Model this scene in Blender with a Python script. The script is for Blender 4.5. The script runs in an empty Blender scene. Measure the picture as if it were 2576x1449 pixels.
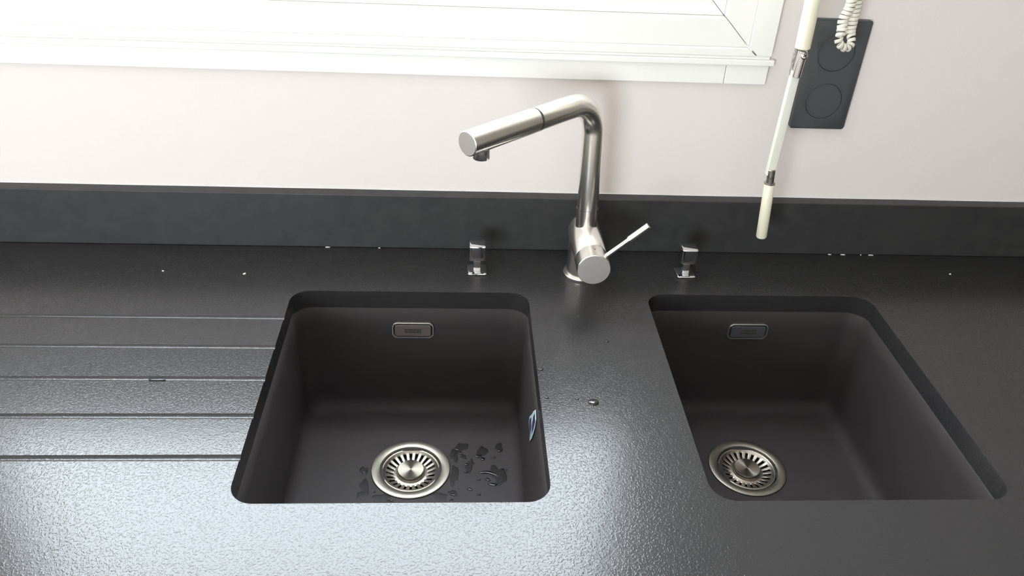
import bpy, bmesh, math, random
from mathutils import Vector, Matrix, Euler
random.seed(7)
PI = math.pi
SC = bpy.context.scene
COL = SC.collection

# ------------------------------------------------------------------ camera
F_PX = 2063.9
cam = bpy.data.cameras.new('camera')
cam.sensor_fit = 'HORIZONTAL'; cam.sensor_width = 36.0
cam.lens = 36.0 * F_PX / 2576.0
cam.clip_start = 0.02
camo = bpy.data.objects.new('camera', cam); COL.objects.link(camo)
camo.location = (0.23638, -0.99922, 0.66447)
camo.rotation_euler = Euler([math.radians(a) for a in (56.7552, -2.6506, -2.8368)], 'XYZ')
SC.camera = camo

# ------------------------------------------------------------------ world, light, exposure
SKY = 30.0
w = bpy.data.worlds.new('sky'); SC.world = w; w.use_nodes = True
bg = w.node_tree.nodes['Background']
bg.inputs['Color'].default_value = (0.88, 0.94, 1.0, 1)
bg.inputs['Strength'].default_value = SKY
def area(name, loc, rot, sx, sy, power=0, col=(1, 1, 1), portal=False):
    l = bpy.data.lights.new(name, 'AREA'); l.shape = 'RECTANGLE'; l.size = sx; l.size_y = sy
    l.energy = power; l.color = col
    if portal: l.cycles.is_portal = True
    o = bpy.data.objects.new(name, l); COL.objects.link(o); o.location = loc; o.rotation_euler = rot
    return o
# daylight enters through the window over the sink and a smaller window behind the camera
area('window_portal', (-0.04, 0.20, 0.82), (-PI/2, 0, 0), 1.36, 0.96, portal=True)
area('rear_window_portal', (-0.75, -2.29, 0.36), (PI/2, 0, 0), 0.90, 0.62, portal=True)
SC.view_settings.view_transform = 'Standard'; SC.view_settings.look = 'None'
SC.view_settings.exposure = -0.08; SC.view_settings.gamma = 1.0
SC.view_settings.use_curve_mapping = False

# ------------------------------------------------------------------ materials
def mat(name, col, rough=0.5, metal=0.0, spec=0.5, **kw):
    m = bpy.data.materials.new(name); m.use_nodes = True
    b = m.node_tree.nodes['Principled BSDF']
    b.inputs['Base Color'].default_value = (*col, 1)
    b.inputs['Roughness'].default_value = rough
    b.inputs['Metallic'].default_value = metal
    b.inputs['Specular IOR Level'].default_value = spec
    for k, v in kw.items(): b.inputs[k.replace('_', ' ')].default_value = v
    return m
def nodes(m): return m.node_tree.nodes, m.node_tree.links, m.node_tree.nodes['Principled BSDF']
def add_bump(m, scale, dist, strength=1.0, detail=3, rough=0.5, stretch=(1, 1, 1), ramp=None):
    N, L, b = nodes(m)
    tc = N.new('ShaderNodeTexCoord'); mp = N.new('ShaderNodeMapping'); mp.inputs['Scale'].default_value = stretch
    L.new(tc.outputs['Object'], mp.inputs['Vector'])
    n = N.new('ShaderNodeTexNoise'); n.inputs['Scale'].default_value = scale
    n.inputs['Detail'].default_value = detail; n.inputs['Roughness'].default_value = rough
    L.new(mp.outputs[0], n.inputs['Vector'])
    bp = N.new('ShaderNodeBump'); bp.inputs['Strength'].default_value = strength; bp.inputs['Distance'].default_value = dist
    src = n.outputs['Fac']
    if ramp:
        r = N.new('ShaderNodeMapRange'); r.inputs['From Min'].default_value = ramp[0]; r.inputs['From Max'].default_value = ramp[1]
        r.interpolation_type = 'SMOOTHSTEP'
        L.new(src, r.inputs['Value']); src = r.outputs['Result']
    L.new(src, bp.inputs['Height']); L.new(bp.outputs['Normal'], b.inputs['Normal'])
    return n, bp
def col_noise(m, c1, c2, scale, lo=0.35, hi=0.65, detail=4):
    N, L, b = nodes(m)
    tc = N.new('ShaderNodeTexCoord'); n = N.new('ShaderNodeTexNoise')
    n.inputs['Scale'].default_value = scale; n.inputs['Detail'].default_value = detail
    L.new(tc.outputs['Object'], n.inputs['Vector'])
    r = N.new('ShaderNodeValToRGB'); r.color_ramp.elements[0].position = lo; r.color_ramp.elements[1].position = hi
    r.color_ramp.elements[0].color = (*c1, 1); r.color_ramp.elements[1].color = (*c2, 1)
    L.new(n.outputs['Fac'], r.inputs['Fac']); L.new(r.outputs['Color'], b.inputs['Base Color'])
    return r

M = {}
# leathered black stone: fine relief, tiny pale flecks
m = M['stone'] = mat('leathered_black_stone', (0.017, 0.017, 0.018), 0.19, spec=0.36)
N, L, b = nodes(m)
tc = N.new('ShaderNodeTexCoord')
n1 = N.new('ShaderNodeTexNoise'); n1.inputs['Scale'].default_value = 400; n1.inputs['Detail'].default_value = 2.5; n1.inputs['Roughness'].default_value = 0.45
n1.inputs['Distortion'].default_value = 0.6
n2 = N.new('ShaderNodeTexNoise'); n2.inputs['Scale'].default_value = 90; n2.inputs['Detail'].default_value = 2
fl = N.new('ShaderNodeTexVoronoi'); fl.inputs['Scale'].default_value = 260
fr = N.new('ShaderNodeValToRGB'); fr.color_ramp.elements[0].position = 0.03; fr.color_ramp.elements[1].position = 0.10
fr.color_ramp.elements[0].color = (0.075, 0.075, 0.072, 1); fr.color_ramp.elements[1].color = (0.0255, 0.0245, 0.025, 1)
for nd in (n1, n2, fl): L.new(tc.outputs['Object'], nd.inputs['Vector'])
L.new(fl.outputs['Distance'], fr.inputs['Fac']); L.new(fr.outputs['Color'], b.inputs['Base Color'])
b1 = N.new('ShaderNodeBump'); b1.inputs['Strength'].default_value = 1.0; b1.inputs['Distance'].default_value = 0.00011
b2 = N.new('ShaderNodeBump'); b2.inputs['Strength'].default_value = 1.0; b2.inputs['Distance'].default_value = 0.00010
rr = N.new('ShaderNodeMapRange'); rr.inputs['From Min'].default_value = 0.45; rr.inputs['From Max'].default_value = 0.75
rr.interpolation_type = 'SMOOTHSTEP'
L.new(n1.outputs['Fac'], rr.inputs['Value']); L.new(rr.outputs['Result'], b1.inputs['Height'])
L.new(n2.outputs['Fac'], b2.inputs['Height']); L.new(b2.outputs['Normal'], b1.inputs['Normal']); L.new(b1.outputs['Normal'], b.inputs['Normal'])

M['upstand'] = mat('honed_black_stone', (0.022, 0.022, 0.023), 0.5)
col_noise(M['upstand'], (0.026, 0.026, 0.027), (0.036, 0.036, 0.036), 40)
M['sink'] = mat('black_granite_composite', (0.041, 0.036, 0.0365), 0.62, spec=0.20)
add_bump(M['sink'], 1500, 0.00012, 0.6, 2)
M['wall'] = mat('painted_plaster', (0.815, 0.753, 0.728), 0.75, spec=0.25)
add_bump(M['wall'], 220, 0.0006, 0.35, 3)
M['room'] = mat('pale_room_paint', (0.74, 0.65, 0.58), 0.8, spec=0.2)
add_bump(M['room'], 150, 0.0008, 0.3, 3)
M['room_dark'] = mat('bounce_dimming_paint', (0.30, 0.27, 0.24), 0.8, spec=0.2)  # right wall colour, darkened to weaken bounced light on that side
add_bump(M['room_dark'], 150, 0.0008, 0.3, 3)
M['ceiling'] = mat('ceiling_paint', (0.80, 0.78, 0.75), 0.9, spec=0.2)
add_bump(M['ceiling'], 150, 0.0008, 0.3, 3)
M['floor'] = mat('floor_tile', (0.30, 0.26, 0.22), 0.45)
col_noise(M['floor'], (0.26, 0.22, 0.19), (0.34, 0.30, 0.26), 9)
M['white'] = mat('white_gloss_paint', (0.93, 0.925, 0.89), 0.35, spec=0.5)
add_bump(M['white'], 300, 0.0004, 0.25, 3)
M['steel'] = mat('brushed_steel', (0.86, 0.83, 0.78), 0.25, 1.0, Anisotropic=0.4)
add_bump(M['steel'], 900, 0.00004, 0.5, 2)
M['steel_dull'] = mat('dull_steel', (0.74, 0.71, 0.69), 0.5, 1.0)
add_bump(M['steel_dull'], 700, 0.00006, 0.6, 3)
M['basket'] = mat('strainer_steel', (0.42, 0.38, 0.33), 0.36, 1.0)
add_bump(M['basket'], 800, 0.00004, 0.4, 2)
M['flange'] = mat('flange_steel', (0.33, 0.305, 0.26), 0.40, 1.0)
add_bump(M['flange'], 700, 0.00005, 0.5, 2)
m = M['turned'] = mat('turned_steel', (0.50, 0.46, 0.40), 0.32, 1.0, Anisotropic=0.85)
N, L, b = nodes(m); tg = N.new('ShaderNodeTangent'); tg.direction_type = 'RADIAL'; tg.axis = 'Z'; L.new(tg.outputs[0], b.inputs['Tangent'])
M['chrome'] = mat('chrome', (0.72, 0.72, 0.73), 0.07, 1.0)
add_bump(M['chrome'], 400, 0.00003, 0.3, 2)
M['worn'] = mat('worn_zinc', (0.48, 0.46, 0.42), 0.35, 1.0)
col_noise(M['worn'], (0.30, 0.26, 0.20), (0.58, 0.57, 0.55), 260)
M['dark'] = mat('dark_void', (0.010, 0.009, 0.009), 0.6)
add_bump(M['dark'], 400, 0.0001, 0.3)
M['gap'] = mat('black_rubber', (0.018, 0.018, 0.019), 0.5)
add_bump(M['gap'], 400, 0.0001, 0.3)
M['cream'] = mat('cream_plastic', (0.84, 0.80, 0.62), 0.32)
add_bump(M['cream'], 200, 0.0003, 0.25, 2)
M['bar'] = mat('off_white_lacquer', (0.78, 0.78, 0.70), 0.35)
add_bump(M['bar'], 200, 0.0003, 0.25, 2)
M['cord'] = mat('ivory_pvc', (0.80, 0.76, 0.66), 0.45)
add_bump(M['cord'], 200, 0.0003, 0.2, 2)
M['plate'] = mat('anthracite_plastic', (0.064, 0.073, 0.076), 0.42)
add_bump(M['plate'], 900, 0.00008, 0.4, 2)
M['overflow'] = mat('taupe_plastic', (0.115, 0.095, 0.092), 0.42)
add_bump(M['overflow'], 900, 0.00008, 0.4, 2)
M['rim'] = mat('dull_metal_rim', (0.55, 0.52, 0.50), 0.30, 0.9)
add_bump(M['rim'], 900, 0.00005, 0.3, 2)
M['letter'] = mat('dark_lettering', (0.030, 0.026, 0.027), 0.5)
add_bump(M['letter'], 900, 0.00005, 0.3, 2)
M['caulk'] = mat('white_caulk', (0.75, 0.74, 0.72), 0.6)
add_bump(M['caulk'], 300, 0.0004, 0.4, 2)
M['wet'] = mat('wet_film', (0.016, 0.0138, 0.0138), 0.45, spec=0.2)
add_bump(M['wet'], 1200, 0.0001, 0.3, 2)
M['water'] = mat('water_over_black_stone', (0.014, 0.013, 0.013), 0.05, spec=0.45)
add_bump(M['water'], 90, 0.0002, 0.15, 1)
M['st_cyan'] = mat('sticker_pale_cyan', (0.42, 0.66, 0.70), 0.4); add_bump(M['st_cyan'], 300, 0.0002, 0.2)
M['st_white'] = mat('sticker_white', (0.72, 0.72, 0.70), 0.4); add_bump(M['st_white'], 300, 0.0002, 0.2)
M['st_navy'] = mat('sticker_navy', (0.035, 0.035, 0.10), 0.4); add_bump(M['st_navy'], 300, 0.0002, 0.2)
M['red'] = mat('indicator_red', (0.12, 0.02, 0.02), 0.4); add_bump(M['red'], 300, 0.0001, 0.2)
# window glass: a thin clear pane
m = M['glass'] = bpy.data.materials.new('window_glass'); m.use_nodes = True
N, L = m.node_tree.nodes, m.node_tree.links
N.remove(N['Principled BSDF']); out = N['Material Output']
tr = N.new('ShaderNodeBsdfTransparent'); tr.inputs['Color'].default_value = (0.95, 0.97, 0.97, 1)
gl = N.new('ShaderNodeBsdfGlossy'); gl.inputs['Roughness'].default_value = 0.02
mx = N.new('ShaderNodeMixShader'); mx.inputs['Fac'].default_value = 0.06
L.new(tr.outputs[0], mx.inputs[1]); L.new(gl.outputs[0], mx.inputs[2]); L.new(mx.outputs[0], out.inputs['Surface'])

# ------------------------------------------------------------------ helpers
def V(*a): return Vector(a)
def obj(name, bm, material, parent=None, smooth=None, bevel=None, seg=2):
    me = bpy.data.meshes.new(name)
    bmesh.ops.recalc_face_normals(bm, faces=bm.faces[:])
    bm.to_mesh(me); bm.free()
    return obj_me(name, me, material, parent, smooth, bevel, seg)
def obj_me(name, me, material, parent=None, smooth=None, bevel=None, seg=2):
    me.materials.clear(); me.materials.append(M[material])
    if smooth is not None:
        for p in me.polygons: p.use_smooth = True
        me.set_sharp_from_angle(angle=math.radians(smooth))
    o = bpy.data.objects.new(name, me); COL.objects.link(o)
    if parent is not None: o.parent = parent
    if bevel:
        b = o.modifiers.new('bevel', 'BEVEL'); b.width = bevel; b.segments = seg
        b.limit_method = 'ANGLE'; b.angle_limit = math.radians(40); b.harden_normals = False
    return o
def tag(o, label, cat, group=None, kind=None):
    o['label'] = label; o['category'] = cat
    if group: o['group'] = group
    if kind: o['kind'] = kind
    return o
def struct(o, label=None):
    o['kind'] = 'structure'
    if label: o['label'] = label
    return o
def thing(name, loc, label, cat, group=None, rz=0):
    o = bpy.data.objects.new(name, None); COL.objects.link(o); o.location = loc; o.rotation_euler = (0, 0, rz)
    o.empty_display_size = 0.02
    return tag(o, label, cat, group)
def box(bm, x0, x1, y0, y1, z0, z1):
    vs = [bm.verts.new((x, y, z)) for z in (z0, z1) for y in (y0, y1) for x in (x0, x1)]
    for f in ((0, 2, 3, 1), (4, 5, 7, 6), (0, 1, 5, 4), (2, 6, 7, 3), (0, 4, 6, 2), (1, 3, 7, 5)):
        bm.faces.new([vs[i] for i in f])
    return bm
def nb(): return bmesh.new()
def loft(bm, rings, closed=True, cap0=False, cap1=False):
    R = [[bm.verts.new(p) for p in r] for r in rings]
    n = len(R[0])
    for a, c in zip(R, R[1:]):
        for i in range(n if closed else n - 1):
            j = (i + 1) % n
            bm.faces.new((a[i], a[j], c[j], c[i]))
    if cap0: bm.faces.new(R[0][::-1])
    if cap1: bm.faces.new(R[-1])
    return R
def lathe(bm, prof, n=48, c=(0, 0, 0), axis=None, cap0=False, cap1=False):
    """prof: (radius, height) pairs about +Z at c, or about the given axis"""
    q = Vector((0, 0, 1)).rotation_difference(Vector(axis)) if axis else None
    rings = []
    for r, h in prof:
        ring = []
        for i in range(n):
            a = 2 * PI * i / n
            p = Vector((r * math.cos(a), r * math.sin(a), h))
            if q: p = q @ p
            ring.append(p + Vector(c))
        rings.append(ring)
    return loft(bm, rings, True, cap0, cap1)
def rod(bm, p0, p1, r, n=32, ch=0.0006):
    p0, p1 = Vector(p0), Vector(p1); h = (p1 - p0).length
    lathe(bm, [(r - ch, 0), (r, ch), (r, h - ch), (r - ch, h)], n, p0, (p1 - p0).normalized(), True, True)
    return bm
def rrect(cx, cy, hx, hy, r, k=8):
    pts = []
    for sx, sy, a0 in ((1, 1, 0), (-1, 1, 90), (-1, -1, 180), (1, -1, 270)):
        for i in range(k + 1):
            a = math.radians(a0 + 90 * i / k)
            pts.append((cx + sx * (hx - r) + r * math.cos(a), cy + sy * (hy - r) + r * math.sin(a)))
    return pts
def prism(bm, pts, z0, z1):
    loft(bm, [[(x, y, z0) for x, y in pts], [(x, y, z1) for x, y in pts]], True, True, True)
    return bm
def sweep(bm, path, r, n=24, cap=True):
    path = [Vector(p) for p in path]
    t = (path[1] - path[0]).normalized()
    u = t.orthogonal().normalized(); rings = []
    for i, p in enumerate(path):
        a = path[max(i - 1, 0)]; c = path[min(i + 1, len(path) - 1)]
        t2 = (c - a).normalized()
        u = (t.rotation_difference(t2) @ u).normalized(); t = t2
        v = t.cross(u)
        rad = r[i] if isinstance(r, (list, tuple)) else r
        rings.append([p + rad * (math.cos(2 * PI * k / n) * u + math.sin(2 * PI * k / n) * v) for k in range(n)])
    loft(bm, rings, True, cap, cap)
    return bm
def carve(o, cutters):
    for c in cutters:
        md = o.modifiers.new('cut', 'BOOLEAN'); md.operation = 'DIFFERENCE'; md.solver = 'EXACT'; md.object = c
    dg = bpy.context.evaluated_depsgraph_get(); dg.update()
    me = bpy.data.meshes.new_from_object(o.evaluated_get(dg))
    o.modifiers.clear(); old = o.data; o.data = me; me.name = o.name
    for c in cutters:
        d = c.data; bpy.data.objects.remove(c); bpy.data.meshes.remove(d)
    bpy.data.meshes.remove(old)
    return o
def copy_tree(o, parent=None):
    c = o.copy(); COL.objects.link(c); c.parent = parent
    for ch in list(o.children): copy_tree(ch, c)
    return c

# ------------------------------------------------------------------ room
YB, YW = 0.1237, 0.1437          # upstand face, wall face
X0, X1, YR, Z0, Z1 = -1.6, 2.1, -2.2, -0.90, 1.62
o = obj('wall_back', box(nb(), X0 - .1, X1 + .1, YW, YW + .22, Z0, Z1), 'wall')
cut = obj('cut', box(nb(), -0.735, 0.652, YW - .1, YW + .4, 0.318, 1.335), 'wall')
struct(carve(o, [cut]), 'pale painted wall under and beside the window')
o = obj('wall_front', box(nb(), X0 - .1, X1 + .1, YR - .12, YR, Z0, Z1), 'room')
cut = obj('cut', box(nb(), -1.22, -0.28, YR - .3, YR + .1, .03, .69), 'room')
struct(carve(o, [cut]), 'pale room wall behind the camera')
struct(obj('wall_left', box(nb(), X0 - .1, X0, YR, YW, Z0, Z1), 'room'), 'pale side wall on the left')
struct(obj('wall_right', box(nb(), X1, X1 + .1, YR, YW, Z0, Z1), 'room_dark'), 'unseen side wall on the right, darkened to weaken bounce light')
struct(obj('floor', box(nb(), X0 - .1, X1 + .1, YR - .12, YW + .22, Z0 - .05, Z0), 'floor'), 'tiled kitchen floor')
struct(obj('ceiling', box(nb(), X0 - .1, X1 + .1, YR - .12, YW + .22, Z1, Z1 + .05), 'ceiling'), 'white ceiling')

# small window behind the camera
d = bpy.data.objects.new('window_2', None); COL.objects.link(d); d.location = (-0.75, YR - .06, .03); struct(d, 'small window behind the camera')
for x in (-.47, .43): obj('stile', box(nb(), x, x + .04, -.02, .02, 0, .66), 'white', d, bevel=.002)
for z in (0, .62): obj('rail', box(nb(), -.43, .43, -.02, .02, z, z + .04), 'white', d, bevel=.002)
obj('pane', box(nb(), -.43, .43, -.003, .003, .04, .62), 'glass', d)

# ------------------------------------------------------------------ window over the sink
wn = bpy.data.objects.new('window_1', None); COL.objects.link(wn); wn.location = (0, 0, 0); struct(wn, 'white painted window with a mitred frame above the worktop')
def poly_xz(pts, y0, y1):
    bm = nb(); loft(bm, [[(x, y0, z) for x, z in pts], [(x, y1, z) for x, z in pts]], True, True, True); return bm
YC = 0.134
XL, XRO, XRI, XM = -0.77, 0.6785, 0.6432, 0.6574     # casing left outer, right outer, right inner, mitre foot
ZB, ZF, ZT = 0.3162, 0.3293, 1.36
obj('casing_right', poly_xz([(XM + .0006, ZB + .0016), (XRO, ZB + .0016), (XRO, ZT), (XRI, ZT - .035), (XRI, ZF + .0016)], YC, YW + .004), 'white', wn, bevel=.0012)
obj('casing_bottom', poly_xz([(XL, ZB), (XM, ZB), (XRI - .0006, ZF), (XL + .035, ZF)], YC, YW + .004), 'white', wn, bevel=.0022, seg=3)
obj('casing_left', poly_xz([(XL, ZB + .001), (XL + .035, ZF + .001), (XL + .035, ZT - .035), (XL, ZT)], YC, YW + .004), 'white', wn, bevel=.0012)
obj('casing_top', poly_xz([(XL, ZT), (XL + .035, ZT - .035), (XRI, ZT - .035), (XRO, ZT)], YC, YW + .004), 'white', wn, bevel=.0012)
def mitred(name, x0, x1, z0, z1, wd, y0, y1, gap=.0004, bev=.0012):
    a, c = (x0, x1, z0, z1), (x0 + wd, x1 - wd, z0 + wd, z1 - wd); g = gap
    obj(name, poly_xz([(a[0] + g, a[2]), (a[1] - g, a[2]), (c[1] - g, c[2]), (c[0] + g, c[2])], y0, y1), 'white', wn, bevel=bev)
    obj(name, poly_xz([(a[0] + g, a[3]), (c[0] + g, c[3]), (c[1] - g, c[3]), (a[1] - g, a[3])], y0, y1), 'white', wn, bevel=bev)
    obj(name, poly_xz([(a[0], a[2] + g), (c[0], c[2] + g), (c[0], c[3] - g), (a[0], a[3] - g)], y0, y1), 'white', wn, bevel=bev)
    obj(name, poly_xz([(a[1], a[2] + g), (a[1], a[3] - g), (c[1], c[3] - g), (c[1], c[2] + g)], y0, y1), 'white', wn, bevel=bev)
FX0, FX1, FZ0, FZ1 = -0.735, 0.6432, 0.3293, 1.325
mitred('frame_member', FX0, FX1, FZ0, FZ1, .0400, YC + .0015, YW + .06)
mitred('sash_member', FX0 + .0400, FX1 - .0400, FZ0 + .0400, FZ1 - .0400, .052, YC + .012, YW + .05, bev=.002)
obj('pane', box(nb(), FX0 + .088, FX1 - .088, YW + .022, YW + .026, FZ0 + .088, FZ1 - .088), 'glass', wn)
obj('sill_nosing', box(nb(), XL - .01, 0.6840, .1330, YW, 0.3040, 0.3125), 'white', wn, bevel=.0012)
obj('shade_gap_filler', box(nb(), XL, 0.6775, .1368, YW, 0.3125, 0.3180), 'white', wn, bevel=.0010)  # added strip that lightens the shaded gap between casing and sill
obj('sill_apron', box(nb(), XL, 0.6165, .1375, YW, 0.2755, 0.3040), 'white', wn, bevel=.001)
obj('apron_end_block', box(nb(), 0.6172, 0.6790, .1373, YW, 0.2753, 0.3040), 'white', wn, bevel=.0014)

# ------------------------------------------------------------------ worktop with two cut-outs and drainer grooves
SX2, SWID, SDEP = 0.5148, 0.34, 0.40
TOP_T = 0.0285
o = obj('worktop', box(nb(), -1.3, 1.9, -0.535, YW, -TOP_T, 0), 'stone')
cuts = []
for x in (0, SX2):
    cuts.append(obj('cut', prism(nb(), rrect(x + SWID / 2, -SDEP / 2, SWID / 2, SDEP / 2, .027, 12), -.1, .1), 'stone'))
for gy in (-.0690, -.1347, -.1993, -.2668, -.3340):
    r, dep = .0062, .0027
    cuts.append(obj('cut', rod(nb(), (-.52, gy, r - dep * .5), (.06, gy, r - dep - .0002), r, 40), 'stone'))
carve(o, cuts)
me = o.data
for p in me.polygons: p.use_smooth = True
me.set_sharp_from_angle(angle=math.radians(35))
md = o.modifiers.new('bevel', 'BEVEL'); md.width = .0015; md.segments = 2; md.limit_method = 'ANGLE'; md.angle_limit = math.radians(55)
me.materials.clear(); me.materials.append(M['stone'])
tag(o, 'black leathered stone worktop with two sink cut-outs and drainer grooves on its left', 'worktop')
o = obj('upstand', box(nb(), -1.3, 1.9, YB, YW, 0.0003, 0.0922), 'upstand', bevel=.0012)
tag(o, 'low black stone upstand along the wall behind the tap', 'upstand')
bm = nb(); sweep(bm, [(-1.3 + 3.2 * i / 40, YW - .0002, .0926 + .0003 * math.sin(i * 2.3)) for i in range(41)], .0011, 8)
struct(obj('trim_1', bm, 'caulk', smooth=60), 'thin white caulk line along the top of the upstand')

# ------------------------------------------------------------------ sinks
ZFL = -0.2145
def make_sink(x0, dx, dy, label):
    """x0: left edge of the cut-out; (dx, dy): drain centre in world"""
    s = thing('undermount_sink', (x0, 0, ZFL), label, 'sink', 'pair of black undermount sinks')
    T = lambda p: Vector(p) - Vector((x0, 0, ZFL))
    cx, cy = x0 + SWID / 2, -SDEP / 2
    K = 12
    def ring(hx, hy, r, z, k=K): return [T((x, y, z)) for x, y in rrect(cx, cy, hx, hy, r, k)]
    zt = -TOP_T - .0005
    rings = [ring(.192, .222, .04, zt - .010), ring(.192, .222, .04, zt), ring(.171, .201, .027, zt), ring(.1695, .1995, .0265, zt - .0015)]
    for k in range(1, 7):
        t = k / 6; rings.append(ring(.1695 - .006 * t, .1995 - .006 * t, .027 + .003 * t, zt - .0015 + t * (ZFL + .024 - zt)))
    fr = .021
    for k in range(1, 7):
        a = math.radians(90 * k / 6)
        rings.append(ring(.1635 - fr * (1 - math.cos(a)), .1935 - fr * (1 - math.cos(a)), .030 - .006 * k / 6, ZFL + .0225 - (.0225) * math.sin(a)))
    base = rings[-1]
    dc = T((dx, dy, ZFL))
    circ = []
    for p in base:
        a = math.atan2(p.y - dc.y, p.x - dc.x); circ.append(Vector((dc.x + .0545 * math.cos(a), dc.y + .0545 * math.sin(a), dc.z)))
    for t in (.35, .75, 1.0): rings.append([p.lerp(c, t) for p, c in zip(base, circ)])
    # outside of the bowl
    bm = nb(); loft(bm, rings, True)
    obj('bowl', bm, 'sink', s, smooth=50)
    bm = nb(); loft(bm, [ring(.178, .208, .034, zt - .0105), ring(.172, .202, .034, ZFL - .008), ring(.06, .06, .03, ZFL - .012)], True)
    obj('bowl_underside', bm, 'sink', s, smooth=50)
    # drain flange
    bm = nb()
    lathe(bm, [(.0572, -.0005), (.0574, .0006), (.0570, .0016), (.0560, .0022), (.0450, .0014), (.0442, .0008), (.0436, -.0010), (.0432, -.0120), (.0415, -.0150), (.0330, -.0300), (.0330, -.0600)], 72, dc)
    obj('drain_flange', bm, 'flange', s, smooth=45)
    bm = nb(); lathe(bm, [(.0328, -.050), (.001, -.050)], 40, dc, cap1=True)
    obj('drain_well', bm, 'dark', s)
    # overflow on the rear wall
    ox, oz = (0.1712, -.0668) if x0 < .2 else (0.6822, -.0640)
    yb = -.0018
    def orr(hx, hz, r, y): return [T((ox + px, y, oz + pz)) for px, pz in rrect(0, 0, hx, hz, r, 8)]
    bm = nb()
    loft(bm, [orr(.0312, .0140, .0085, yb + .002), orr(.0312, .0140, .0085, yb - .0026), orr(.0306, .0134, .0080, yb - .0032), orr(.0293, .0121, .0072, yb - .0030), orr(.0288, .0116, .0068, yb - .0016), orr(.0286, .0114, .0068, yb + .006)], True)
    rim = obj('overflow_rim', bm, 'rim', s, smooth=40)
    bm = nb(); loft(bm, [orr(.0312, .0138, .008, yb - .0003), orr(.001, .001, .0005, yb - .0003)], True, False, True)
    obj('overflow_recess', bm, 'dark', s)
    bm = nb(); loft(bm, [orr(.0268, .0098, .0035, yb - .0004), orr(.0268, .0098, .0035, yb - .0030), orr(.0262, .0092, .003, yb - .0038), orr(.0002, .0002, .0001, yb - .0038)], True, False, True)
    cov = obj('overflow_cover', bm, 'overflow' if x0 < .2 else 'plate', s, smooth=40)
    bm = nb()
    p = [(-.0120, -.0034), (.0120, -.0034), (.0120, .0034), (-.0120, .0034)]
    loft(bm, [[T((ox + a, yb - .0036, oz + c)) for a, c in p], [T((ox + a, yb - .00395, oz + c)) for a, c in p]], True, False, True)
    obj('logo_field', bm, 'letter', cov)
    cu = bpy.data.curves.new('logo_lettering', 'FONT'); cu.body = 'FRANKE'; cu.size = .0056; cu.extrude = .0001
    cu.align_x = 'CENTER'; cu.align_y = 'CENTER'; cu.resolution_u = 2; cu.offset = .00006
    to = bpy.data.objects.new('tmp', cu); COL.objects.link(to)
    dg = bpy.context.evaluated_depsgraph_get(); dg.update()
    tm = bpy.data.meshes.new_from_object(to.evaluated_get(dg)); bpy.data.objects.remove(to)
    tm.transform(Matrix.Translation(T((ox, yb - .00400, oz))) @ Matrix.Rotation(PI / 2, 4, 'X') @ Matrix.Diagonal((1.08, 1.0, 1, 1)))
    obj_me('logo_lettering', tm, 'overflow', cov)
    return s
make_sink(0, .1722, -.1430, 'black undermount sink nearer the drainer grooves, with a sticker on its side wall')
make_sink(SX2, .6715, -.1420, 'black undermount sink below the shutter crank, right of the tap')

# ------------------------------------------------------------------ strainer baskets (lift out of the drains)
def make_basket(loc, label, rz=0):
    t = thing('strainer_basket', loc, label, 'strainer', 'sink strainer baskets', rz)
    NS = 24; angs = []
    for i in range(NS):
        a0 = 2 * PI * i / NS; sw = 2 * PI / NS * .21
        angs += [a0 - sw, a0 + sw, a0 + 2 * PI / NS * .36, a0 + 2 * PI / NS * .64]
    prof = [(.0426, -.0040), (.0428, -.0018), (.0420, -.0005), (.0405, -.0004), (.0392, -.0012), (.0378, -.0028), (.0356, -.0040), (.0300, -.0062), (.0245, -.0078), (.0222, -.0082)]
    bm = nb(); rings = [[Vector((r * math.cos(a), r * math.sin(a), z)) for a in angs] for r, z in prof]
    Rv = [[bm.verts.new(p) for p in r] for r in rings]; n = len(angs)
    for k in range(len(Rv) - 1):
        for i in range(n):
            if 6 <= k <= 7 and i % 4 == 0: continue          # the slots
            j = (i + 1) % n
            bm.faces.new((Rv[k][i], Rv[k][j], Rv[k + 1][j], Rv[k + 1][i]))
    o = obj('slotted_bowl', bm, 'basket', t, smooth=60)
    so = o.modifiers.new('thick', 'SOLIDIFY'); so.thickness = .0010; so.offset = -1
    bm = nb(); lathe(bm, [(.0260, -.0088), (.0232, -.0074), (.0212, -.0076), (.0203, -.0070), (.0196, -.0045), (.0190, -.0035)], 56)
    obj('knob_collar', bm, 'basket', t, smooth=45)
    bm = nb(); lathe(bm, [(.0182, -.0045), (.0190, -.0012), (.0190, -.0002), (.0183, .0006), (.0176, .0006), (.0004, .0001)], 56, cap1=True)
    obj('knob', bm, 'turned', t, smooth=40)
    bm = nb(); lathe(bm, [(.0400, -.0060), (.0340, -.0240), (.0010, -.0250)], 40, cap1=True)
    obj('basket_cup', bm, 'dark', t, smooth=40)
    return t
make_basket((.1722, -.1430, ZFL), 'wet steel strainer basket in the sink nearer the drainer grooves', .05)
make_basket((.6715, -.1420, ZFL), 'steel strainer basket in the sink below the shutter crank', -.03)

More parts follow.
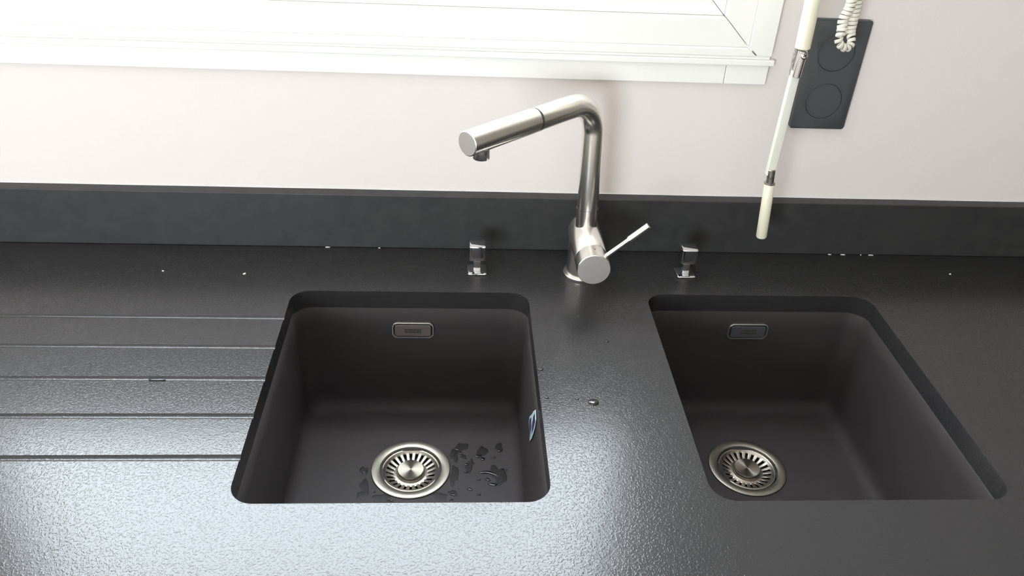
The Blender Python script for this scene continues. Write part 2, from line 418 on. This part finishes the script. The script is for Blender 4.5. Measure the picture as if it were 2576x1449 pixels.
# ------------------------------------------------------------------ tap
TX, TY = .4250, .0530
t = thing('mixer_tap', (TX, TY, 0), 'brushed steel kitchen mixer tap with a pull-out spray spout between the two sinks', 'tap')
P = lambda x, y, z: (x - TX, y - TY, z)
bm = nb(); lathe(bm, [(.0275, 0), (.0278, .0008), (.0278, .0052), (.0268, .0062), (.0238, .0064)], 64, cap0=True, cap1=True)
obj('base_ring', bm, 'steel', t, smooth=40)
bm = nb(); lathe(bm, [(.0232, .0050), (.0232, .0640)], 64, cap0=True, cap1=True)
obj('stem', bm, 'steel', t, smooth=40)
AZ = .0685; RB = .0236; AX = .4250
bm = nb(); y0, y1, y2 = -.0440, -.0140, .0770
lathe(bm, [(RB - .0012, 0), (RB, .0012), (RB, y2 - y1 - .004), (RB - .0012, y2 - y1 - .0012), (RB - .004, y2 - y1)], 64, P(AX, y1, AZ), (0, 1, 0), True, True)
obj('body', bm, 'steel', t, smooth=50)
bm = nb(); lathe(bm, [(RB - .0018, 0), (RB - .0018, .004)], 64, P(AX, y1 - .0020, AZ), (0, 1, 0), True, True)
obj('body_seam', bm, 'gap', t, smooth=40)
bm = nb(); lathe(bm, [(RB - .0008, 0), (RB, .0008), (RB, y1 - .0020 - y0), (RB - .0010, y1 - .0013 - y0)], 64, P(AX, y0, AZ), (0, 1, 0), True, True)
cart = obj('cartridge_cap', bm, 'steel', t, smooth=40)
bm = nb(); lathe(bm, [(RB - .0010, 0), (RB - .0010, .0008), (.0004, .0009)], 64, P(AX, y0 + .0004, AZ), (0, -1, 0), True, True)
obj('end_disc', bm, 'steel_dull', cart, smooth=40)
bm = nb(); rod(bm, P(.4262, -.0270, AZ + RB - .0015), P(.4264, -.0270, AZ + RB + .0002), .0010, 12, .0001)
obj('indicator_dot', bm, 'red', cart)
# lever
l0, l1, l2 = Vector(P(.4400, -.0290, .0800)), Vector(P(.4707, -.0290, .1098)), Vector(P(.4962, -.0290, .1316))
dl = (l2 - l0).normalized(); l1 = l0 + dl * (l1 - l0).length
bm = nb(); rod(bm, l0, l1 + dl * .002, .0034, 24, .0003)
lev = obj('lever', bm, 'chrome', t, smooth=40)
bm = nb(); rod(bm, l1, l2, .0047, 28, .0006)
obj('lever_grip', bm, 'steel', lev, smooth=40)
# riser and spout
S = Vector(P(.4200, .0600, .2765)); B0 = Vector(P(.4243, .0500, .0800))
up = (S - B0).normalized(); E = Vector(P(.2456, -.1020, .2765)); dr = (E - S).normalized()
RT = .0153
bj = B0 + up * .036
bm = nb(); sweep(bm, [B0, bj - up * .0004], [RT + .0003, RT + .0003], 48)
obj('riser_sleeve', bm, 'steel', t, smooth=40)
BR = .047; n_b = 20
ang = math.acos(max(-1, min(1, up.dot(dr)))); tl = BR * math.tan(ang / 2)
ps, pe = S - up * tl, S + dr * tl
cen = ps + (dr - up * dr.dot(up)).normalized() * BR
ax = up.cross(dr).normalized()
path = [bj, bj.lerp(ps, .5)]
for i in range(n_b + 1): path.append(cen + Matrix.Rotation(ang * i / n_b, 3, ax) @ (ps - cen))
seam = Vector(P(.3322, -.0215, .2765)); L1 = (seam - S).length
path.append(S + dr * (L1 - .0015))
bm = nb(); sweep(bm, path, RT, 56)
obj('swan_tube', bm, 'steel', t, smooth=40)
bm = nb(); rod(bm, S + dr * (L1 - .004), S + dr * (L1 + .004), RT - .0010, 48, .0002)
obj('spray_seam', bm, 'gap', t, smooth=40)
L2 = (E - S).length
bm = nb(); lathe(bm, [(RT - .0012, 0), (RT + .0002, .0008), (RT + .0002, L2 - L1 - .0022 - .0006), (RT - .0006, L2 - L1 - .0022)], 56, S + dr * (L1 + .0015), dr, True, True)
spray = obj('spray_head', bm, 'steel', t, smooth=40)
bm = nb(); lathe(bm, [(RT - .0010, 0), (RT - .0010, .0006), (.0003, .0007)], 56, E - dr * .0008, dr, True, True)
obj('end_disc', bm, 'steel_dull', spray, smooth=40)
nz = E - dr * .0245
bm = nb(); lathe(bm, [(.0100, 0), (.0103, .0004), (.0103, .0160)], 40, nz + Vector((0, 0, -.0250)), None, True, True)
noz = obj('nozzle', bm, 'steel', spray, smooth=40)
bm = nb(); lathe(bm, [(.0085, 0), (.0085, .001)], 32, nz + Vector((0, 0, -.0253)), None, True, True)
obj('aerator', bm, 'gap', noz, smooth=40)
bm = nb(); c0 = E - dr * .040; sd = dr.cross(Vector((0, 0, 1))).normalized()
rings = []
for a in (-.024, .024):
    rings.append([c0 - dr * a + sd * u + Vector((0, 0, v)) for u, v in ((-.0035, -.0125), (.0035, -.0125), (.0030, -.0156), (-.0030, -.0156))])
loft(bm, rings, True, True, True)
obj('spray_switch', bm, 'gap', spray, bevel=.0004)

# ------------------------------------------------------------------ square waste-control knobs
def rbox(hx, hy, z0, z1, r=.004, b=.0008):
    bm = nb(); rings = []
    for z, s in ((z0, -b), (z0 + b, 0), (z1 - b, 0), (z1, -b)):
        rings.append([(x, y, z) for x, y in rrect(0, 0, hx + s, hy + s, r, 5)])
    loft(bm, rings, True, True, True); return bm
k = thing('waste_knob', (.2660, .0595, 0), 'small square chrome waste knob standing left of the tap', 'knob', 'chrome waste knobs', .01)
obj('base_plate', rbox(.0145, .0148, 0, .0030), 'chrome', k, smooth=40)
obj('stem', rbox(.0052, .0052, .0028, .0240, .0008, .0003), 'chrome', k, smooth=40)
obj('head', rbox(.0123, .0122, .0236, .0480, .0042, .0010), 'chrome', k, smooth=40)
k2 = copy_tree(k); k2.location = (.5870, .0590, 0); k2['label'] = 'small square chrome waste knob standing right of the tap'

# ------------------------------------------------------------------ wall socket plate
PX, PZ = .7713, .2915
s = thing('socket_plate', (PX, YW, PZ), 'anthracite double socket plate on the wall behind the shutter crank', 'socket')
bm = nb(); rings = []
for y, e in ((0, 0), (-.0070, 0), (-.0080, -.0010)):
    rings.append([(x, y, z) for x, z in rrect(0, 0, .0418 + e, .0805 + e, .0045, 6)])
loft(bm, rings, True, True, True)
pl = obj('face_plate', bm, 'plate')
cs = []
for dz in (-.0375, .0339):
    bm = nb(); rod(bm, (0, -.02, dz), (0, -.0058, dz), .0268, 72, .0001); cs.append(obj('cut', bm, 'plate'))
carve(pl, cs); pl.parent = s
me = pl.data
for p in me.polygons: p.use_smooth = True
me.set_sharp_from_angle(angle=math.radians(40)); me.materials.clear(); me.materials.append(M['plate'])
for dz in (-.0375, .0339):
    bm = nb(); lathe(bm, [(.0263, -.0010), (.0263, .0062), (.0258, .0068), (.0020, .0068)], 72, (0, 0, dz), (0, -1, 0), True, True)
    obj('socket_cover', bm, 'plate', s, smooth=40)

# ------------------------------------------------------------------ roller shutter crank
CY = .060
c = thing('shutter_crank', (.6850, CY, .0660), 'cream and white jointed roller shutter crank hanging beside the window', 'crank')
Q = lambda x, y, z: (x - .6850, y - CY, z - .0660)
bm = nb(); rod(bm, Q(.6880, CY, .3530), Q(.6660, CY, 1.30), .0099, 40, .0010)
obj('upper_tube', bm, 'cream', c, smooth=40)
bm = nb(); rod(bm, Q(.6660, CY, 1.29), Q(.6655, YW, 1.36), .0065, 24)
obj('gear_outlet', bm, 'worn', c, smooth=40)
# upper joint
bm = nb()
for i in range(1):
    rings = []
    for zz, hw in ((.3560, .0056), (.3420, .0058), (.3180, .0050), (.3150, .0044)):
        rings.append([Q(.6856 + sx * hw - .0006, CY + .004 + sy * .0012, zz) for sx, sy in ((-1, -1), (1, -1), (1, 1), (-1, 1))])
    loft(bm, rings, True, True, True)
obj('clevis_plate', bm, 'worn', c, bevel=.0004)
bm = nb(); rod(bm, Q(.6893, CY - .001, .3510), Q(.6876, CY - .001, .3145), .0064, 32, .0010)
hb = obj('hinge_barrel', bm, 'chrome', c, smooth=40)
sc = Vector(Q(.6905, CY - .0062, .3450)); sd = Vector((0, -.93, .36)).normalized()
bm = nb(); lathe(bm, [(.0050, -.002), (.0050, .0004), (.0042, .0014), (.0022, .0020), (.0004, .0021)], 28, sc, sd, True, True)
scr = obj('screw', bm, 'chrome', c, smooth=50)
q = Vector((0, 0, 1)).rotation_difference(sd)
bm = nb()
for rot in (.6, .6 + PI / 2):
    R3 = Matrix.Rotation(rot, 3, 'Z'); rings = []
    for z in (.0014, .00225):
        rings.append([q @ (R3 @ Vector((x, y, z))) + sc for x, y in ((-.0026, -.0005), (.0026, -.0005), (.0026, .0005), (-.0026, .0005))])
    loft(bm, rings, True, True, True)
obj('screw_slot', bm, 'dark', scr)
# flat bar
bm = nb(); rings = []
for (x, z, hw) in ((.6868, .3230, .0059), (.6850, .1700, .0063)):
    rings.append([Q(x + px, CY + .001 + py, z) for px, py in rrect(0, 0, hw, .0045, .0010, 3)])
loft(bm, rings, True, True, True)
obj('flat_bar', bm, 'bar', c, smooth=40)
bm = nb(); rod(bm, Q(.6852, CY - .0015, .1790), Q(.6872, CY - .0015, .1530), .0056, 28, .0008)
obj('hinge_barrel', bm, 'worn', c, smooth=40)
bm = nb(); lathe(bm, [(.0072, 0), (.0080, .0003), (.0080, .0016), (.0074, .0020)], 32, Q(.6873, CY, .1555), None, True, True)
obj('grip_collar', bm, 'worn', c, smooth=40)
g0, g1 = Vector(Q(.6876, CY, .1566)), Vector(Q(.6946, CY, .0668)); gd = (g1 - g0); gh = gd.length
bm = nb(); lathe(bm, [(.0070, 0), (.0076, .0008), (.0079, gh * .5), (.0080, gh - .0016), (.0072, gh)], 40, g0, gd.normalized(), True, True)
obj('grip', bm, 'cream', c, smooth=40)

# ------------------------------------------------------------------ coiled telephone cord
def catmull(pts, n=24):
    pts = [Vector(p) for p in pts]; pts = [pts[0] * 2 - pts[1]] + pts + [pts[-1] * 2 - pts[-2]]; out = []
    for i in range(1, len(pts) - 2):
        p0, p1, p2, p3 = pts[i - 1:i + 3]
        for k in range(n):
            t = k / n
            out.append(.5 * ((2 * p1) + (p2 - p0) * t + (2 * p0 - 5 * p1 + 4 * p2 - p3) * t * t + (3 * p1 - p0 - 3 * p2 + p3) * t ** 3))
    out.append(pts[-2]); return out
CORD = [(.7480, .100, .660), (.7470, .096, .520), (.7490, .093, .4394), (.7525, .092, .4064), (.7511, .092, .3950), (.7483, .092, .3860), (.7480, .0915, .3782), (.7490, .090, .3715),
        (.7470, .088, .3650), (.7470, .088, .3580), (.7500, .088, .3525), (.7560, .089, .3480), (.7625, .091, .3462), (.7690, .096, .3495), (.7705, .101, .3555), (.7690, .106, .3620),
        (.7690, .108, .3733), (.7694, .109, .3824), (.7691, .109, .3930), (.7689, .109, .4034), (.7675, .109, .4365), (.7720, .110, .520), (.7760, .112, .660)]
def coil(guide, label):
    g = catmull(guide, 30); n = len(g)
    # resample by length
    d = [0]
    for a, b_ in zip(g, g[1:]): d.append(d[-1] + (b_ - a).length)
    Ltot = d[-1]; step = .00045; m_ = int(Ltot / step); pts = []; j = 0
    for i in range(m_ + 1):
        s_ = i * step
        while j < n - 2 and d[j + 1] < s_: j += 1
        pts.append(g[j].lerp(g[j + 1], (s_ - d[j]) / max(1e-9, d[j + 1] - d[j])))
    t_ = (pts[1] - pts[0]).normalized(); u = t_.orthogonal().normalized(); rings = []; ph = 0
    lo, hi = .330, .372
    for i, p in enumerate(pts):
        a = pts[max(i - 3, 0)]; c_ = pts[min(i + 3, len(pts) - 1)]; t2 = (c_ - a).normalized()
        u = (t_.rotation_difference(t2) @ u); u = (u - t2 * u.dot(t2)).normalized(); t_ = t2; v = t_.cross(u)
        loose = 1 if p.z < .3670 and p.y < .105 else 0
        rad = .0060 if not loose else .0046
        pitch = .0056 if not loose else .0076
        ph += 2 * PI * step / pitch
        rd = math.cos(ph) * u + math.sin(ph) * v
        cc = p + rd * rad
        hw, ht = .0025, .0011
        rings.append([cc + t_ * hw * (abs(math.cos(q_)) ** .6) * (1 if math.cos(q_) >= 0 else -1) + rd * ht * (abs(math.sin(q_)) ** .6) * (1 if math.sin(q_) >= 0 else -1) for q_ in [2 * PI * k_ / 10 for k_ in range(10)]])
    bm = nb(); loft(bm, rings, True, True, True)
    o = obj('coiled_cord', bm, 'cord', smooth=60)
    return tag(o, label, 'cord')
coil(CORD, 'ivory coiled telephone cord dangling in front of the socket plate')

# ------------------------------------------------------------------ sticker on the side wall of the left sink
def sticker():
    yz = [(-.214, -.036), (-.228, -.040), (-.2265, -.055), (-.221, -.070), (-.2135, -.086), (-.199, -.105), (-.184, -.102), (-.169, -.096), (-.172, -.085), (-.186, -.070), (-.199, -.052)]
    cy_ = sum(p[0] for p in yz) / len(yz); cz_ = sum(p[1] for p in yz) / len(yz)
    def xw(z): return .3390 - .0062 * ((-TOP_T - z) / .163)
    def sheet(pts, off, th=.00015):
        bm = nb(); loft(bm, [[(xw(z) - off, y, z) for y, z in pts], [(xw(z) - off - th, y, z) for y, z in pts]], True, True, True); return bm
    o = thing('sticker', (xw(cz_), cy_, cz_), 'small blue and white sticker on the side wall of the left sink', 'sticker')
    def put(name, pts, off, m_):
        q_ = obj(name, sheet(pts, off), m_, o); q_.data.transform(Matrix.Translation(-Vector(o.location))); return q_
    sh = lambda k_: [(cy_ + (y - cy_) * k_, cz_ + (z - cz_) * k_) for y, z in yz]
    put('backing', yz, .0006, 'st_white')
    put('border', sh(.93), .0008, 'st_cyan')
    put('print_field', [(-.2235, -.047), (-.2190, -.064), (-.209, -.082), (-.2020, -.076), (-.2035, -.057), (-.213, -.043)], .0010, 'st_navy')
    put('print_field', [(-.198, -.078), (-.188, -.073), (-.174, -.090), (-.185, -.099), (-.200, -.100)], .0010, 'st_navy')
    put('print_stripe', [(-.204, -.062), (-.199, -.060), (-.196, -.074), (-.2015, -.078)], .0011, 'st_white')
sticker()

# ------------------------------------------------------------------ water: drops and wet marks
def blob(name, x, y, z, rx, ry, h, ang, seed, material, irr=.25, bend=0.0):
    rnd = random.Random(seed); n = 36
    ph = [rnd.uniform(0, 2 * PI) for _ in range(3)]
    def rad(a): return 1 + irr * (.5 * math.sin(2 * a + ph[0]) + .35 * math.sin(3 * a + ph[1]) + .25 * math.sin(5 * a + ph[2]))
    bm = nb(); rings = []
    ca, sa = math.cos(ang), math.sin(ang)
    for s_, zz in ((1, 0), (.97, .35), (.85, .70), (.6, .92), (.25, 1.0)):
        r_ = []
        for i in range(n):
            a = 2 * PI * i / n; k_ = rad(a) * s_
            px, py = rx * k_ * math.cos(a), ry * k_ * math.sin(a); py += bend * (px * px) / max(rx, 1e-6)
            r_.append((px * ca - py * sa, px * sa + py * ca, zz * h))
        rings.append(r_)
    loft(bm, rings, True, True, True)
    o = obj(name, bm, material, smooth=80); o.location = (x, y, z)
    return o
ZW = 0.0002
def drop(x, y, rx, ry, h, label, seed, z=ZW, group=None, ang=0.0, bend=0.0, irr=.18):
    return tag(blob('water_drop', x, y, z, rx, ry, h, ang, seed, 'water', irr, bend), label, 'water drop', group)
drop(.4052, -.2410, .0066, .0062, .0022, 'largest round water drop on the worktop between the sinks', 1, irr=.08)
gsm = 'small water drops on the worktop between the sinks'
for i, (x, y, r, lb) in enumerate([(.4397, -.1165, .0032, 'small water drop midway between the sinks, in front of the tap'), (.3479, -.2322, .0026, 'tiny water drop close to the left sink edge, level with the large drop'),
        (.3852, -.2350, .0024, 'tiny water drop just left of the large round drop'), (.3445, -.1775, .0036, 'small water drop hanging on the right edge of the left sink cut-out'),
        (.4083, -.0600, .0025, 'small water drop nearest the foot of the tap')]):
    drop(x, y, r, r * .8, r * .4, lb, 10 + i, group=gsm)
drop(-.1300, -.1998, .0105, .0030, .0020, 'long water bead lying in a drainer groove', 30, z=-.0017, irr=.1)
ZS = ZFL + .0002
gs = 'water drops on the left sink floor'
DR = [(0.2386, -0.1032, 0.0053), (0.2433, -0.1107, 0.0059), (0.2705, -0.1165, 0.0066), (0.2763, -0.1222, 0.0066), (0.3034, -0.1058, 0.0059), (0.2934, -0.1199, 0.0033),
      (0.2527, -0.1343, 0.0046), (0.2527, -0.1493, 0.004), (0.2627, -0.1319, 0.0033), (0.2907, -0.1734, 0.0079), (0.3096, -0.1441, 0.004), (0.2577, -0.1823, 0.0053),
      (0.2705, -0.192, 0.0033), (0.2703, -0.1642, 0.0033), (0.2835, -0.1642, 0.0053), (0.2341, -0.1925, 0.0053), (0.2315, -0.2013, 0.0033), (0.1063, -0.1486, 0.0046),
      (0.1483, -0.2021, 0.004), (0.1439, -0.202, 0.0026), (0.1239, -0.1866, 0.0026)]
ORD = ['', 'second ', 'third ', 'fourth ', 'fifth ', 'sixth ', 'seventh ', 'eighth ', 'ninth ', 'tenth ', 'eleventh ', 'twelfth ', 'thirteenth ', 'fourteenth ', 'fifteenth ', 'sixteenth ', 'seventeenth ', 'eighteenth ']
def rank(lst, i):
    side = lst[i][0] > .17
    order = sorted([j for j in range(len(lst)) if (lst[j][0] > .17) == side], key=lambda j: math.hypot(lst[j][0] - .1722, lst[j][1] + .1430))
    return ORD[order.index(i)], 'right' if side else 'left'
for i, (x, y, r) in enumerate(DR):
    od, side = rank(DR, i)
    drop(x, y, r * .75, r * .42, .0011, 'water drop on the left sink floor, %snearest to the strainer on its %s' % (od, side), 50 + i, z=ZS, group=gs + ' ' + side + ' of the strainer', ang=random.uniform(-.4, .2), irr=.3)
drop(.2860, -.1505, .0150, .0030, .0016, 'long curved water streak on the left sink floor beside the strainer', 99, z=ZS, ang=-.25, bend=-.35, irr=.12)
WT = [(0.2451, -0.099, 0.0092, 0.0106), (0.276, -0.1083, 0.0076, 0.0118), (0.3020, -0.0983, 0.0066, 0.0074), (0.2574, -0.1375, 0.0046, 0.0149), (0.2990, -0.1558, 0.0105, 0.0200),
      (0.2350, -0.1156, 0.0050, 0.0150), (0.2350, -0.1554, 0.0060, 0.0190), (0.1092, -0.1754, 0.0060, 0.0130), (0.1350, -0.1968, 0.0100, 0.0070), (0.2150, -0.1944, 0.0120, 0.0060),
      (0.2492, -0.1189, 0.004, 0.0053), (0.2341, -0.1895, 0.0069, 0.0053), (0.1055, -0.1460, 0.0055, 0.0085), (0.1071, -0.1910, 0.0069, 0.0064)]
for i, (x, y, rx, ry) in enumerate(WT):
    if i == 4: lb, g = 'largest dark wet patch on the left sink floor beside the curved streak', None
    else:
        od, side = rank(WT, i)
        lb, g = 'dark wet patch on the left sink floor, %snearest to the strainer on its %s' % (od, side), 'wet patches on the left sink floor ' + side + ' of the strainer'
    tag(blob('wet_patch', x, y, ZFL + .0001, rx, ry, .00035, 0, 200 + i, 'wet', .42), lb, 'wet patch', g)

# ------------------------------------------------------------------ pale specks on the stone
def speck(x, y, z, rx, ry, h, label, seed, group=None):
    tag(blob('caulk_fleck', x, y, z, rx, ry, h, 0, seed, 'caulk', .4), label, 'fleck', group)
speck(-.196, .0473, ZW, .0014, .0012, .0008, 'pale fleck on the worktop nearest the left edge of the picture', 301)
speck(-.0773, .0425, ZW, .0018, .0022, .0008, 'pale fleck on the worktop above the rearmost drainer groove end', 302)
speck(1.0187, .0672, ZW, .0016, .0014, .0010, 'pale fleck on the worktop at the far right', 303)
gj = 'caulk flecks along the foot of the upstand'
for i, (x, r, lb) in enumerate([(.8426, .0026, 'leftmost white caulk fleck at the upstand foot right of the crank'), (.8949, .0012, 'tiny caulk fleck at the upstand foot, third from the crank'),
        (.9120, .0045, 'brightest long caulk fleck at the upstand foot, farthest right'), (.865, .004, 'caulk fleck at the upstand foot, second from the crank'),
        (.0329, .003, 'long caulk fleck at the upstand foot behind the left sink'), (.1135, .0016, 'short caulk fleck at the upstand foot left of the chrome knob')]):
    speck(x, YB - .0012, ZW, r, .0008, .0012, lb, 310 + i, gj)
